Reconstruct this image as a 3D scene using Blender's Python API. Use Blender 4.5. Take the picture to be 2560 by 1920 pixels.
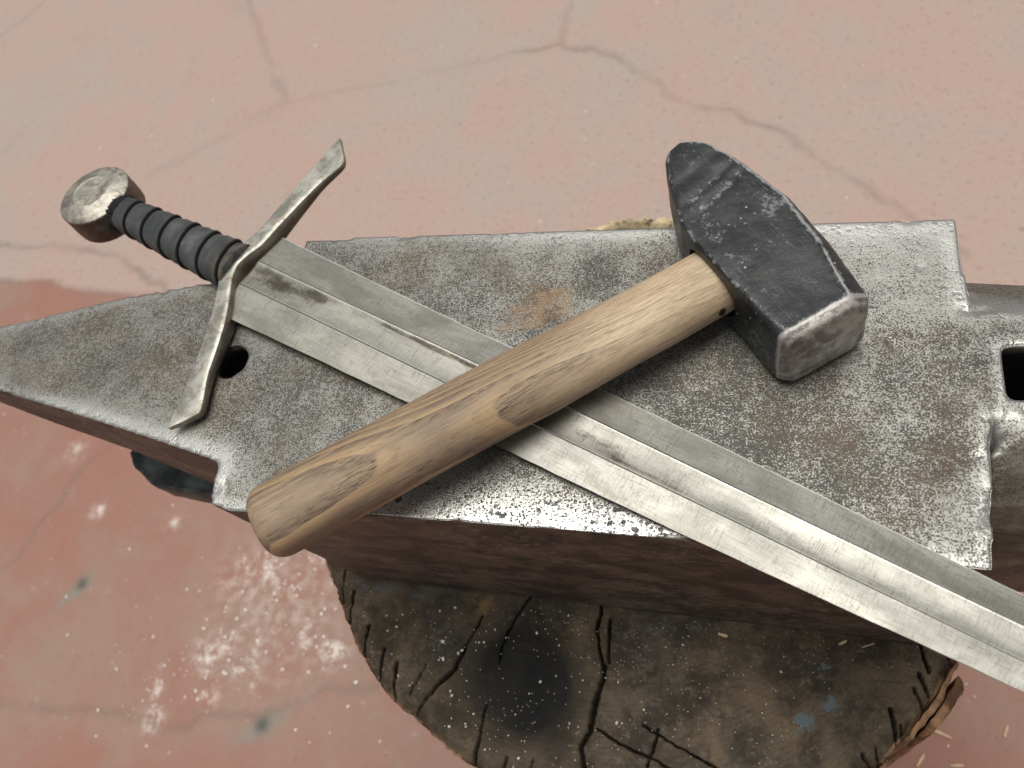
import bpy, bmesh, math, random
import numpy as np
from mathutils import Matrix, Vector
random.seed(7); RNG = np.random.default_rng(7)
for o in list(bpy.data.objects): bpy.data.objects.remove(o)
C = bpy.context.scene.collection
R = math.radians
FZ = 0.72                       # height of the anvil face above the floor (metres)
ST = FZ - 0.157                 # height of the stump top

# ------------------------------------------------------------------ camera
cam = bpy.data.cameras.new('camera'); camo = bpy.data.objects.new('camera', cam); C.objects.link(camo)
camo.matrix_world = Matrix(((.95333772, -.02658366, .30073327, 0), (.17054013, .86938723, -.46376925, 0),
                            (-.24912499, .49341581, .83335321, FZ + .30), (0, 0, 0, 1)))
cam.sensor_width = 36; cam.lens = 28.74; cam.clip_start = .01; cam.clip_end = 200
cam.dof.use_dof = True; cam.dof.focus_distance = .350; cam.dof.aperture_fstop = 13.5
bpy.context.scene.camera = camo
# ------------------------------------------------------------------ light
SUN_EL, SUN_AZ = R(84), R(-30)          # azimuth from +Y towards +X
w = bpy.data.worlds.new('World'); bpy.context.scene.world = w; w.use_nodes = True
wn = w.node_tree; wn.nodes.clear()
sky = wn.nodes.new('ShaderNodeTexSky'); sky.sky_type = 'NISHITA'; sky.sun_disc = False
sky.sun_elevation = SUN_EL; sky.sun_rotation = SUN_AZ; sky.dust_density = 5; sky.air_density = 1.0; sky.ozone_density = .6
hs = wn.nodes.new('ShaderNodeHueSaturation'); hs.inputs['Saturation'].default_value = .06
bg = wn.nodes.new('ShaderNodeBackground'); bg.inputs['Strength'].default_value = .072
wo = wn.nodes.new('ShaderNodeOutputWorld')
wn.links.new(sky.outputs[0], hs.inputs['Color']); wn.links.new(hs.outputs[0], bg.inputs[0]); wn.links.new(bg.outputs[0], wo.inputs[0])
sl = bpy.data.lights.new('sun', 'SUN'); sl.energy = 1.5; sl.angle = R(38); sl.color = (1, .965, .88)
so = bpy.data.objects.new('sun', sl); C.objects.link(so)
d = Vector((math.sin(SUN_AZ) * math.cos(SUN_EL), math.cos(SUN_AZ) * math.cos(SUN_EL), math.sin(SUN_EL)))
so.rotation_euler = d.to_track_quat('Z', 'Y').to_euler(); so.location = (0, 0, 5)
vs = bpy.context.scene.view_settings; vs.view_transform = 'Standard'; vs.look = 'None'; vs.gamma = 1; vs.exposure = .44

# ------------------------------------------------------------------ numeric helpers
def _hash(i, j, k, seed):
    h = (i * 374761393 + j * 668265263 + k * 2147483647 + seed * 974634777) & 0xFFFFFFFF
    h = ((h ^ (h >> 13)) * 1274126177) & 0xFFFFFFFF
    h = h ^ (h >> 16)
    return (h & 0xFFFF) / 65535.0
def vn(P, s, seed=0):
    P = np.asarray(P, float) * s; i = np.floor(P).astype(np.int64); f = P - i; u = f * f * (3 - 2 * f); r = 0
    for a in (0, 1):
        for b in (0, 1):
            for c in (0, 1):
                wgt = (u[..., 0] if a else 1 - u[..., 0]) * (u[..., 1] if b else 1 - u[..., 1]) * (u[..., 2] if c else 1 - u[..., 2])
                r = r + wgt * _hash(i[..., 0] + a, i[..., 1] + b, i[..., 2] + c, seed)
    return r * 2 - 1
def fbm(P, s, seed=0, o=4, g=.5):
    r = 0; a = 1; t = 0
    for k in range(o):
        r = r + a * vn(P, s * 2 ** k, seed + k); t += a; a *= g
    return r / t
def pdist(XY, poly, closed=False):
    """distance from points to a polyline"""
    p = np.asarray(poly, float)
    if closed: p = np.vstack([p, p[:1]])
    best = np.full(len(XY), 1e9)
    for a, b in zip(p[:-1], p[1:]):
        ab = b - a; t = np.clip(((XY - a) @ ab) / max(ab @ ab, 1e-12), 0, 1)
        dd = np.hypot(*(XY - a - t[:, None] * ab).T); best = np.minimum(best, dd)
    return best
def sm(x, a, b):
    t = np.clip((np.asarray(x, float) - a) / (b - a), 0, 1); return t * t * (3 - 2 * t)
def gauss(XY, c, r): return np.exp(-((XY[:, 0] - c[0]) ** 2 + (XY[:, 1] - c[1]) ** 2) / (r * r))

def mk(name, V, F, mat, parent=None, smooth=True, attrs=None, local=False, mats=None, fmat=None, sharp=None):
    V = np.asarray(V, float)
    if parent is not None and not local: V = V - np.array(parent.location)
    me = bpy.data.meshes.new(name)
    me.from_pydata(V.tolist(), [], F.tolist() if hasattr(F, 'tolist') else F)
    for m in (mats or [mat]): me.materials.append(m)
    if fmat is not None: me.polygons.foreach_set('material_index', np.asarray(fmat, np.int32))
    me.polygons.foreach_set('use_smooth', np.full(len(me.polygons), smooth))
    for k, v in (attrs or {}).items():
        a = me.attributes.new(k, 'FLOAT', 'POINT'); a.data.foreach_set('value', np.asarray(v, np.float32))
    if sharp is not None:
        ev = np.zeros(len(me.edges) * 2, np.int32); me.edges.foreach_get('vertices', ev); ev = ev.reshape(-1, 2)
        s = sharp[ev[:, 0]] & sharp[ev[:, 1]] & (sharp[ev[:, 0]] == sharp[ev[:, 1]])
        a = me.attributes.new('sharp_edge', 'BOOLEAN', 'EDGE'); a.data.foreach_set('value', s)
    me.update()
    o = bpy.data.objects.new(name, me); C.objects.link(o)
    if parent is not None: o.parent = parent
    return o
def quads(nr, m, closed=True, base=0):
    i = np.arange(nr - 1)[:, None]; j = np.arange(m if closed else m - 1)[None, :]; j2 = (j + 1) % m
    a = i * m + j; b = i * m + j2; c = (i + 1) * m + j2; e = (i + 1) * m + j
    return (np.stack([a, b, c, e], -1).reshape(-1, 4) + base)
def loft(rings, cap=(True, True)):
    """rings (n,m,3) closed around m; fan caps"""
    rings = np.asarray(rings, float); n, m, _ = rings.shape
    V = rings.reshape(-1, 3); F = quads(n, m).tolist()
    if cap[0]:
        V = np.vstack([V, rings[0].mean(0)]); k = len(V) - 1; F += [[k, (j + 1) % m, j] for j in range(m)]
    if cap[1]:
        V = np.vstack([V, rings[-1].mean(0)]); k = len(V) - 1; b = (n - 1) * m; F += [[b + j, b + (j + 1) % m, k] for j in range(m)]
    return V, F
def empty(name, loc, label, cat, group=None, rot=None):
    o = bpy.data.objects.new(name, None); C.objects.link(o); o.location = loc; o.empty_display_size = .02
    if rot is not None: o.rotation_euler = rot
    return tag(o, label, cat, group)
def tag(o, label=None, cat=None, group=None, kind=None):
    for k, v in (('label', label), ('category', cat), ('group', group), ('kind', kind)):
        if v: o[k] = v
    return o

# ------------------------------------------------------------------ material helper
class NT:
    def __init__(s, name):
        s.m = bpy.data.materials.new(name); s.m.use_nodes = True; s.t = s.m.node_tree; s.t.nodes.clear()
        s.o = s.t.nodes.new('ShaderNodeOutputMaterial'); s.b = s.n('ShaderNodeBsdfPrincipled'); s.t.links.new(s.b.outputs[0], s.o.inputs[0])
        s.obj = s.n('ShaderNodeTexCoord').outputs['Object']
    def n(s, t, **p):
        x = s.t.nodes.new(t)
        for k, v in p.items(): setattr(x, k, v)
        return x
    def set(s, sock, v):
        if isinstance(v, bpy.types.NodeSocket): s.t.links.new(v, sock)
        elif isinstance(v, (tuple, list)) and len(v) == 3 and sock.type == 'RGBA': sock.default_value = (*v, 1)
        else: sock.default_value = v
    def vec(s, sc, v=None, off=(0, 0, 0), rot=None):
        x = s.n('ShaderNodeMapping'); s.set(x.inputs[0], v or s.obj); x.inputs['Scale'].default_value = sc; x.inputs['Location'].default_value = off
        if rot: x.inputs['Rotation'].default_value = rot
        return x.outputs[0]
    def noise(s, scale, detail=4, rough=.55, dist=0, v=None):
        x = s.n('ShaderNodeTexNoise'); s.set(x.inputs['Vector'], v or s.obj)
        for k, q in (('Scale', scale), ('Detail', detail), ('Roughness', rough), ('Distortion', dist)): x.inputs[k].default_value = q
        return x.outputs[0]
    def voro(s, scale, v=None, feat='F1', rnd=1, out=0):
        x = s.n('ShaderNodeTexVoronoi', feature=feat); s.set(x.inputs['Vector'], v or s.obj); x.inputs['Scale'].default_value = scale
        x.inputs['Randomness'].default_value = rnd; return x.outputs[out]
    def math(s, op, a, b=0., clamp=False):
        x = s.n('ShaderNodeMath', operation=op, use_clamp=clamp); s.set(x.inputs[0], a); s.set(x.inputs[1], b); return x.outputs[0]
    def add(s, *a):
        r = a[0]
        for b in a[1:]: r = s.math('ADD', r, b)
        return r
    def mul(s, *a):
        r = a[0]
        for b in a[1:]: r = s.math('MULTIPLY', r, b)
        return r
    def sm(s, v, a, b, lo=0., hi=1.):
        x = s.n('ShaderNodeMapRange', interpolation_type='SMOOTHSTEP'); s.set(x.inputs[0], v)
        if a > b: a, b, lo, hi = b, a, hi, lo
        for i, q in enumerate((a, b, lo, hi)): x.inputs[i + 1].default_value = q
        return x.outputs[0]
    def mix(s, f, a, b, mode='MIX'):
        x = s.n('ShaderNodeMix', data_type='RGBA', blend_type=mode); s.set(x.inputs[0], f); s.set(x.inputs[6], a); s.set(x.inputs[7], b); return x.outputs[2]
    def lerp(s, f, a, b):
        x = s.n('ShaderNodeMix', data_type='FLOAT'); s.set(x.inputs[0], f); s.set(x.inputs[2], a); s.set(x.inputs[3], b); return x.outputs[0]
    def attr(s, nme): x = s.n('ShaderNodeAttribute', attribute_name=nme); return x.outputs['Fac']
    def xyz(s, v=None): x = s.n('ShaderNodeSeparateXYZ'); s.set(x.inputs[0], v or s.obj); return x.outputs
    def bump(s, h, st=.5, dist=.001, nrm=None):
        x = s.n('ShaderNodeBump'); s.set(x.inputs['Height'], h); s.set(x.inputs['Strength'], st); x.inputs['Distance'].default_value = dist
        if nrm: s.set(x.inputs['Normal'], nrm)
        return x.outputs[0]
    def out(s, col, rough=.5, metal=0., nrm=None, spec=None, **k):
        s.set(s.b.inputs['Base Color'], col); s.set(s.b.inputs['Roughness'], rough); s.set(s.b.inputs['Metallic'], metal)
        if nrm: s.set(s.b.inputs['Normal'], nrm)
        if spec is not None: s.set(s.b.inputs['Specular IOR Level'], spec)
        for q, v in k.items(): s.set(s.b.inputs[q], v)
        return s.m

# ---- anvil steel
def mat_anvil():
    m = NT('worn anvil steel'); g = m.n('ShaderNodeNewGeometry')
    nz = m.xyz(m.n('ShaderNodeTexCoord').outputs['Normal'])[2]
    top = m.sm(nz, .35, .75); edge = m.attr('edge'); brt = m.attr('bright'); pit = m.attr('pit'); rust = m.attr('rust')
    n1 = m.noise(1350, 4, .65); n2 = m.noise(420, 4, .6); n3 = m.noise(75, 4, .6); n4 = m.noise(2200, 2, .5)
    f = m.add(m.mul(m.math('SUBTRACT', m.noise(22, 5, .65, .5), .5), .38), m.mul(n1, 1.1), m.mul(n2, .38), m.mul(n3, .26), m.mul(n4, .25), m.mul(brt, .14), m.mul(edge, .12))
    light = m.sm(f, .94, 1.065)
    tint = m.noise(24, 4, .6)
    dark = m.mix(m.sm(tint, .42, .6), (.070, .068, .058), (.096, .073, .052))
    lt = m.mix(m.sm(m.add(m.mul(n4, .5), m.mul(brt, .45), m.mul(edge, .4)), .30, .95), (.285, .283, .262), (.55, .548, .52))
    col = m.mix(light, dark, lt)
    big = m.noise(13, 5, .62, .8); big2 = m.noise(46, 5, .65, .3)
    brown = m.mul(m.mul(m.sm(m.add(m.mul(big, .45), m.mul(big2, .65), m.mul(n1, .45)), .80, .93), .75), m.math('SUBTRACT', 1.0, m.mul(brt, .8), True))
    col = m.mix(m.mul(brown, m.lerp(light, .85, .42)), col, m.mix(m.sm(big2, .4, .6), (.085, .062, .040), (.125, .098, .066)))
    rn = m.noise(75, 5, .65)
    rmask = m.mul(m.sm(m.add(m.mul(rust, .50), rn, m.mul(n1, .3)), .95, 1.12), m.lerp(light, 1., .3))
    col = m.mix(rmask, col, m.mix(m.sm(m.noise(180, 3), .4, .6), (.13, .072, .034), (.23, .135, .06)))
    # crisp pits
    vd = m.voro(620, m.vec((1, 1, 1), off=(0, 0, 0))); pm = m.mul(m.sm(m.add(vd, m.mul(n1, .25)), .46, .34), m.sm(m.noise(90, 3), .36, .55), pit)
    vd2 = m.voro(300); pm2 = m.mul(m.sm(m.add(vd2, m.mul(n2, .3)), .50, .40), m.sm(m.noise(60, 3, .6), .42, .58), pit)
    pm3 = m.mul(m.sm(m.noise(1050, 3, .55), .575, .62), m.sm(pit, .4, .9))
    pits = m.math('MAXIMUM', m.math('MAXIMUM', pm, pm2), pm3)
    col = m.mix(pits, col, (.022, .021, .020)); oxi = m.attr('oxide')
    col = m.mix(m.mul(oxi, m.sm(n3, .2, .55, .7, 1.)), col, m.mix(m.sm(n2, .4, .65), (.032, .024, .020), (.085, .068, .056)))
    col = m.mix(m.attr('hole'), col, (.006, .006, .006))  # shade inside the holes painted as near-black colour
    # flanks: brown oxide with long streaks
    sv = m.vec((24, 34, 34)); st = m.noise(1.6, 6, .62, .4, sv); st2 = m.noise(9, 5, .7, 0, sv)
    sc = m.mix(m.sm(st, .40, .64), (.050, .037, .029), (.135, .100, .072))
    sc = m.mix(m.mul(m.sm(st2, .50, .70), m.sm(m.noise(16, 4), .45, .60)), sc, (.235, .21, .185))
    sn = m.noise(160, 5, .72); sc = m.mix(m.mul(m.sm(sn, .48, .68), .6), sc, (.026, .018, .014)); sc = m.mix(m.mul(m.sm(m.noise(1, 3, .6, .5, m.vec((60, 500, 500))), .62, .70), .5), sc, (.21, .165, .13)); sc = m.mix(m.attr('hole'), sc, (.006, .006, .006))  # hole walls get the same painted shade
    col = m.mix(top, sc, col)
    metal = m.mul(top, m.lerp(light, .6, .95), m.lerp(rmask, 1., .35), m.lerp(pits, 1., .2), m.lerp(oxi, 1., .25))
    rough = m.lerp(top, .55, m.lerp(light, .60, m.lerp(m.math('MAXIMUM', edge, brt), .50, .36)))
    h = m.add(m.mul(light, .35), m.mul(n1, .5), m.mul(pits, -1.6), m.mul(n2, .8))
    nrm = m.bump(h, .5, .00025)
    nrm = m.bump(m.mul(m.add(st, m.mul(st2, .5), m.mul(sn, .6)), m.math('SUBTRACT', 1, top)), .9, .0018, nrm)
    return m.out(col, rough, metal, nrm)
# ---- sword steel
def mat_blade():
    m = NT('satin blade steel'); o = m.xyz()
    br = m.noise(1, 5, .7, 0, m.vec((60, 2400, 300)))       # long scratches
    cr = m.noise(1, 4, .7, 0, m.vec((2300, 190, 200)))      # cross scratches
    fine = m.noise(2200, 2, .6)
    blot = m.noise(1, 5, .6, .6, m.vec((28, 70, 60))); blot2 = m.noise(1, 4, .65, 0, m.vec((75, 160, 100)))
    ful = m.attr('fuller'); sta = m.attr('stain')
    col = m.mix(m.sm(blot, .38, .62), (.255, .25, .225), (.36, .353, .318))
    col = m.mix(m.mul(m.sm(cr, .50, .64), m.sm(blot2, .35, .6), .6), col, (.15, .14, .115))
    col = m.mix(m.mul(m.sm(br, .54, .66), .6), col, (.15, .14, .125)); col = m.mix(m.attr('ridge'), col, (.70, .69, .65))
    spk = m.sm(m.add(m.mul(m.noise(1500, 3, .7), .8), m.mul(cr, .35), m.mul(blot2, .25)), .70, .84); col = m.mix(m.mul(spk, .45), col, (.16, .148, .118))
    dirt = m.sm(m.add(m.mul(sta, .50), m.mul(blot2, .6), m.mul(fine, .35), m.mul(cr, .25)), .90, 1.12)
    col = m.mix(dirt, col, m.mix(m.sm(blot, .4, .6), (.085, .078, .066), (.17, .145, .112)))
    rough = m.add(.43, m.mul(dirt, .2), m.mul(blot2, .10))
    nrm = m.bump(m.add(m.mul(br, 1.), m.mul(cr, 1.), m.mul(fine, .4)), .35, .00012)
    nrm = m.bump(blot, .13, .0012, nrm)
    return m.out(col, rough, .95, nrm)
def mat_fitting(name, tint=(.56, .53, .46), dk=(.24, .185, .13)):
    m = NT(name); f = m.noise(900, 4, .65); b = m.noise(70, 5, .62, .5); b2 = m.noise(190, 4, .6)
    nz = m.attr('side')
    col = m.mix(m.sm(b, .40, .66), tint, tuple(c * .50 for c in tint)); col = m.mix(m.mul(m.sm(f, .5, .7), .5), col, tuple(c * .4 for c in tint))
    col = m.mix(m.mul(m.sm(m.add(b2, m.mul(f, .3)), .66, .84), .7), col, dk)
    col = m.mix(m.mul(nz, m.sm(b2, .25, .6, .65, 1.)), col, dk)
    return m.out(col, m.add(.43, m.mul(b2, .14)), m.lerp(nz, .92, .6), m.bump(m.add(f, m.mul(b2, 1.5)), .5, .00025))
def mat_grip():
    m = NT('dark grey leather wrap'); f = m.noise(420, 5, .65); b = m.noise(60, 4); v = m.voro(900); gr = m.attr('groove'); dust = m.attr('dust')
    col = m.mix(m.sm(b, .35, .65), (.034, .038, .038), (.066, .072, .072))
    col = m.mix(m.mul(m.sm(m.add(b, m.mul(f, .6)), .85, 1.05), .4), col, (.14, .145, .145))
    col = m.mix(m.mul(dust, m.sm(m.noise(120, 4, .6), .42, .6)), col, (.15, .115, .075))
    col = m.mix(gr, col, (.012, .012, .012))
    return m.out(col, m.lerp(gr, .52, .8), 0., m.bump(m.add(m.mul(f, .8), m.mul(v, .4)), .35, .00012), spec=m.lerp(gr, .28, .0))
# ---- hammer
def mat_head():
    m = NT('blackened hammer steel'); g = m.n('ShaderNodeNewGeometry').outputs['Pointiness']
    f = m.noise(380, 6, .7); b = m.noise(75, 5, .62, .4); c = m.noise(26, 4, .6, .5); ff = m.noise(1500, 3, .6)
    wear = m.attr('wear'); face = m.attr('face')
    scr = m.noise(1, 4, .75, 1.2, m.vec((60, 1500, 200), rot=(0, 0, .95)))
    scr2 = m.noise(1, 3, .75, .3, m.vec((1200, 120, 200), rot=(0, 0, .2)))
    col = m.mix(m.sm(b, .35, .68), (.004, .005, .006), (.022, .025, .027))
    greys = m.sm(m.add(m.mul(c, .42), m.mul(b, .38), m.mul(f, .75), m.mul(ff, .2), m.mul(wear, .30)), .965, 1.06)
    col = m.mix(m.mul(m.sm(m.add(c, m.mul(wear, .3)), .5, .75), .5), col, (.045, .051, .054)); col = m.mix(m.mul(greys, .85), col, (.20, .212, .215))
    sd = m.mul(m.sm(m.voro(260), .16, .10), m.sm(m.noise(60, 3), .52, .62)); col = m.mix(m.mul(sd, .8), col, (.42, .42, .38))
    col = m.mix(m.mul(m.sm(scr, .60, .68), m.sm(c, .42, .55), .5), col, (.36, .37, .37))
    col = m.mix(m.mul(m.sm(scr2, .65, .72), m.sm(b, .4, .55), .35), col, (.30, .31, .31))
    flk = m.sm(m.add(m.mul(wear, .75), m.mul(b, .45), m.mul(f, .35), m.mul(ff, .15)), .93, 1.12)
    col = m.mix(flk, col, (.50, .50, .49))
    fc = m.mix(m.sm(m.noise(95, 5, .65, .8), .40, .64), (.27, .25, .235), (.64, .62, .59))
    fc = m.mix(m.mul(m.sm(b, .5, .7), .5), fc, (.055, .045, .042))
    col = m.mix(face, col, m.mix(m.mul(flk, 1.), fc, (.55, .52, .48)))
    metal = m.math('MAXIMUM', m.mul(flk, .9), m.mul(face, .85))
    rough = m.add(.33, m.mul(f, .14), m.mul(greys, .2))
    nrm = m.bump(m.add(m.mul(f, .7), m.mul(b, 1.2), m.mul(greys, .4), m.mul(ff, .25), m.mul(scr, -.3)), .5, .0006)
    return m.out(col, rough, metal, nrm, spec=.5)
def mat_wood():
    m = NT('ash handle wood'); F = m.attr('ring'); pale = m.attr('pale')
    o = m.xyz()
    wob = m.noise(1, 3, .5, 0, m.vec((25, 160, 160)))
    Fw = m.add(F, m.mul(m.math('SUBTRACT', wob, .5), .16))
    fr = m.math('FRACT', Fw)
    early = m.mul(m.sm(fr, .0, .05), m.sm(fr, .62, .05))
    pores = m.noise(1, 3, .6, 0, m.vec((130, 3400, 3400))); pm = m.sm(pores, .48, .60)
    fib = m.noise(1, 4, .7, 0, m.vec((70, 1900, 1900))); blot = m.noise(1, 3, .5, 0, m.vec((22, 60, 60)))
    base = m.mix(m.sm(blot, .35, .65), (.195, .145, .103), (.31, .228, .152))
    base = m.mix(m.sm(fr, .45, .95), base, (.38, .26, .145))
    pl = m.mix(m.sm(blot, .35, .7), (.62, .49, .335), (.52, .395, .265))
    base = m.mix(pale, base, pl)
    base = m.mix(m.mul(m.sm(fib, .40, .66), .55), base, (.24, .15, .09))
    dk = m.mul(early, m.lerp(pale, 1., .38))
    col = m.mix(m.mul(dk, m.lerp(pm, .30, 1.)), base, m.mix(pm, (.20, .135, .085), (.07, .048, .035)))
    col = m.mix(m.mul(m.sm(pores, .60, .68), m.lerp(pale, .5, .3)), col, (.10, .065, .04))
    str_ = m.noise(1, 4, .6, .2, m.vec((9, 420, 420))); col = m.mix(m.mul(m.sm(str_, .50, .68), m.lerp(pale, .42, .25)), col, (.13, .088, .058)); col = m.mix(m.mul(m.sm(str_, .46, .34), .35), col, (.46, .34, .20))
    f3 = m.math('FRACT', m.mul(Fw, 4.)); col = m.mix(m.mul(m.sm(f3, .0, .15), m.sm(f3, .6, .2), pm, m.lerp(pale, .45, .3)), col, (.10, .07, .048))
    kn = m.attr('knot'); col = m.mix(m.sm(m.add(kn, m.mul(m.noise(700, 3, .6), .5)), .6, .85), col, (.03, .018, .01))
    nrm = m.bump(m.add(m.mul(pm, dk, -1.), m.mul(fib, .5)), .45, .00025)
    return m.out(col, m.add(.50, m.mul(fib, .1)), 0., nrm, spec=.4)
# ---- stump
def mat_stump():
    m = NT('weathered end grain'); nz = m.xyz(m.n('ShaderNodeTexCoord').outputs['Normal'])[2]
    burn = m.attr('burn'); blue = m.attr('blue'); paint = m.attr('paint'); crk = m.attr('crack'); yel = m.attr('yellow'); rim = m.attr('rim')
    a = m.noise(38, 7, .7, .3); b = m.noise(170, 5, .72); c = m.noise(700, 4, .65); l = m.noise(9, 3)
    sx = m.noise(1, 4, .7, .2, m.vec((40, 420, 100), rot=(0, 0, .9)))
    col = m.mix(m.sm(a, .36, .66), (.042, .034, .026), (.135, .102, .067))
    col = m.mix(m.mul(m.sm(m.add(b, m.mul(c, .5)), .78, .98), .75), col, (.19, .145, .095))
    rad = m.math('SQRT', m.add(m.mul(m.xyz()[0], m.xyz()[0]), m.mul(m.xyz()[1], m.xyz()[1])))
    rg = m.math('SINE', m.add(m.mul(rad, 2400.), m.mul(m.noise(14, 4, .6), 14.)))
    col = m.mix(m.mul(m.sm(rg, .1, .9), .13), col, (.03, .024, .019))
    col = m.mix(m.mul(m.sm(sx, .55, .72), .5), col, (.035, .03, .026))
    col = m.mix(m.mul(m.sm(l, .45, .65), m.sm(b, .4, .6), .5), col, (.075, .072, .066))
    col = m.mix(m.mul(blue, m.sm(b, .44, .60), .75), col, (.075, .095, .105))
    col = m.mix(m.mul(yel, m.sm(b, .40, .55)), col, (.26, .17, .07))
    col = m.mix(m.mul(burn, m.sm(a, .2, .6, .65, 1.)), col, (.012, .012, .012))
    col = m.mix(m.mul(m.sm(m.add(m.mul(paint, .6), m.mul(b, 1.7), m.mul(c, .8)), 1.56, 1.66), m.sm(paint, .05, .25)), col, (.10, .125, .135))
    dots = m.mul(m.sm(m.voro(430), .15, .09), m.sm(m.noise(40, 3), .48, .6))
    col = m.mix(m.mul(dots, .8), col, (.48, .46, .41))
    col = m.mix(crk, col, (.004, .004, .004))
    bk = m.mix(m.sm(m.noise(1, 5, .65, 0, m.vec((60, 60, 30))), .4, .65), (.055, .035, .022), (.24, .15, .09))
    bk = m.mix(rim, bk, (.62, .50, .31))
    col = m.mix(m.sm(m.attr('side'), .6, .4), bk, m.mix(m.mul(rim, m.sm(b, .35, .55)), col, (.62, .50, .31)))
    return m.out(col, .72, 0., m.bump(m.add(m.mul(a, 1.), m.mul(b, .7), m.mul(c, .3), m.mul(sx, -.6)), .8, .0012), spec=.08)
def mat_bark():
    m = NT('torn bark'); n = m.noise(1, 6, .65, .5, m.vec((45, 45, 60))); b = m.noise(300, 4, .6)
    col = m.mix(m.sm(n, .36, .66), (.10, .055, .032), (.36, .21, .12))
    return m.out(col, .8, 0., m.bump(m.add(n, m.mul(b, .4)), .5, .0010), spec=.12)
def mat_floor():
    m = NT('red painted concrete'); red = m.attr('red'); crk = m.attr('crack'); grey = m.attr('grey'); wh = m.attr('white'); pt = m.attr('spot')
    a = m.noise(2.6, 6, .6, .6); b = m.noise(9, 6, .62, .4); c = m.noise(60, 5, .65); f = m.noise(260, 4, .7)
    up = m.mix(m.sm(m.add(m.mul(a, .6), m.mul(b, .4)), .42, .60), (.400, .282, .240), (.372, .300, .258))
    up = m.mix(m.mul(m.sm(m.noise(5, 5, .6, .8), .56, .72), .5), up, (.325, .272, .235))
    lo = m.mix(m.sm(m.add(m.mul(a, .5), m.mul(b, .5)), .40, .64), (.285, .140, .106), (.285, .185, .144))
    lo = m.mix(m.mul(m.sm(m.noise(6, 5, .6, .6), .55, .75), .6), lo, (.265, .195, .155))
    col = m.mix(red, up, lo)
    col = m.mix(m.mul(m.sm(m.add(c, m.mul(f, .5)), .80, 1.0), .25), col, (.24, .16, .125))
    col = m.mix(m.mul(m.sm(m.noise(34, 4, .7), .63, .75), .35), col, (.50, .42, .36))
    col = m.mix(m.mul(grey, m.sm(c, .3, .5)), col, (.215, .205, .175))
    col = m.mix(m.mul(wh, m.sm(m.add(c, m.mul(f, .4)), .62, .86)), col, (.72, .66, .60))
    col = m.mix(m.mul(crk, .5), col, (.145, .115, .09))
    col = m.mix(m.mul(m.sm(m.noise(120, 4, .7), .56, .70), .6), col, (.17, .125, .10)); col = m.mix(m.mul(m.sm(m.voro(75), .10, .07), m.sm(m.noise(8, 3), .52, .65)), col, (.55, .48, .41))
    col = m.mix(pt, col, (.06, .06, .055))
    return m.out(col, m.add(.55, m.mul(c, .15)), 0., m.bump(m.add(b, m.mul(c, .4), m.mul(f, .2)), .4, .003), spec=.3)
def mat_plain(name, a, b, scale=200, rough=.6, bump=.4, dist=.0005, metal=0.):
    m = NT(name); n = m.noise(scale, 5, .62)
    return m.out(m.mix(m.sm(n, .35, .65), a, b), rough, metal, m.bump(n, bump, dist), spec=.25)

M_ANVIL = mat_anvil(); M_BLADE = mat_blade(); M_GUARD = mat_fitting('worn guard steel', (.47, .46, .41)); M_POM = mat_fitting('worn pommel steel', (.50, .475, .41), (.13, .09, .07))
M_GRIP = mat_grip(); M_HEAD = mat_head(); M_WOOD = mat_wood(); M_STUMP = mat_stump(); M_BARK = mat_bark(); M_FLOOR = mat_floor()
M_SLAB = mat_plain('black scaled steel', (.018, .021, .022), (.085, .098, .100), 60, .5, .6, .002)
M_CRUMB = mat_plain('pale crumbs', (.50, .44, .35), (.74, .71, .65), 300, .6)
M_FLAKE = mat_plain('white scale flakes', (.62, .56, .50), (.85, .82, .78), 200, .35)
M_SLIV = mat_plain('fresh wood sliver', (.52, .37, .22), (.68, .53, .35), 300, .6)

# ================================================================== floor
def axis(lo, hi, step, far):
    a = np.arange(lo, hi + 1e-9, step); L = lo - np.geomspace(step * 2, far, 26)[::-1]; H = hi + np.geomspace(step * 2, far, 26)
    return np.concatenate([L, a, H])
CR = [([(-501, 1313), (-414, 1327), (-374, 1305), (-333, 1302), (-275, 1256), (-229, 1219), (-197, 1185), (-174, 1148), (-133, 1129), (-74, 1114), (-35, 1083), (13, 1055), (48, 1009), (89, 966), (138, 930), (165, 896), (189, 869), (260, 800)], 6., .9),
      ([(-400, 1560), (-405, 1456), (-399, 1385), (-409, 1326)], 6, .6), ([(-1290, 1740), (-1210, 1598), (-1135, 1463), (-1034, 1299), (-988, 1231)], 7, .5),
      ([(-988, 1231), (-846, 1249), (-745, 1264), (-500, 1313)], 6, .3), ([(-988, 1231), (-1089, 1153), (-1244, 1041)], 14, .3),
      ([(-1750, 880), (-1550, 867), (-1434, 860), (-1297, 847), (-1202, 816), (-1129, 776), (-1060, 735), (-980, 672)], 6, 1.),
      ([(-1900, 800), (-1562, 783), (-1370, 766), (-1188, 742), (-1098, 733), (-980, 672)], 5, .9),
      ([(-980, 520), (-1044, 427), (-1075, 397), (-1095, 348), (-1115, 300), (-1121, 254), (-1149, 201), (-1190, 120)], 5, .8),
      ([(-1180, 20), (-1084, 23), (-1030, 24), (-957, 16), (-913, 31), (-870, 37), (-804, 32), (-721, 33), (-706, 54), (-659, 58), (-615, 67), (-558, 94), (-530, 111), (-470, 122)], 4.5, .8),
      ([(-1915, 1703), (-1941, 1650), (-1982, 1582)], 9, .5)]
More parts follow.
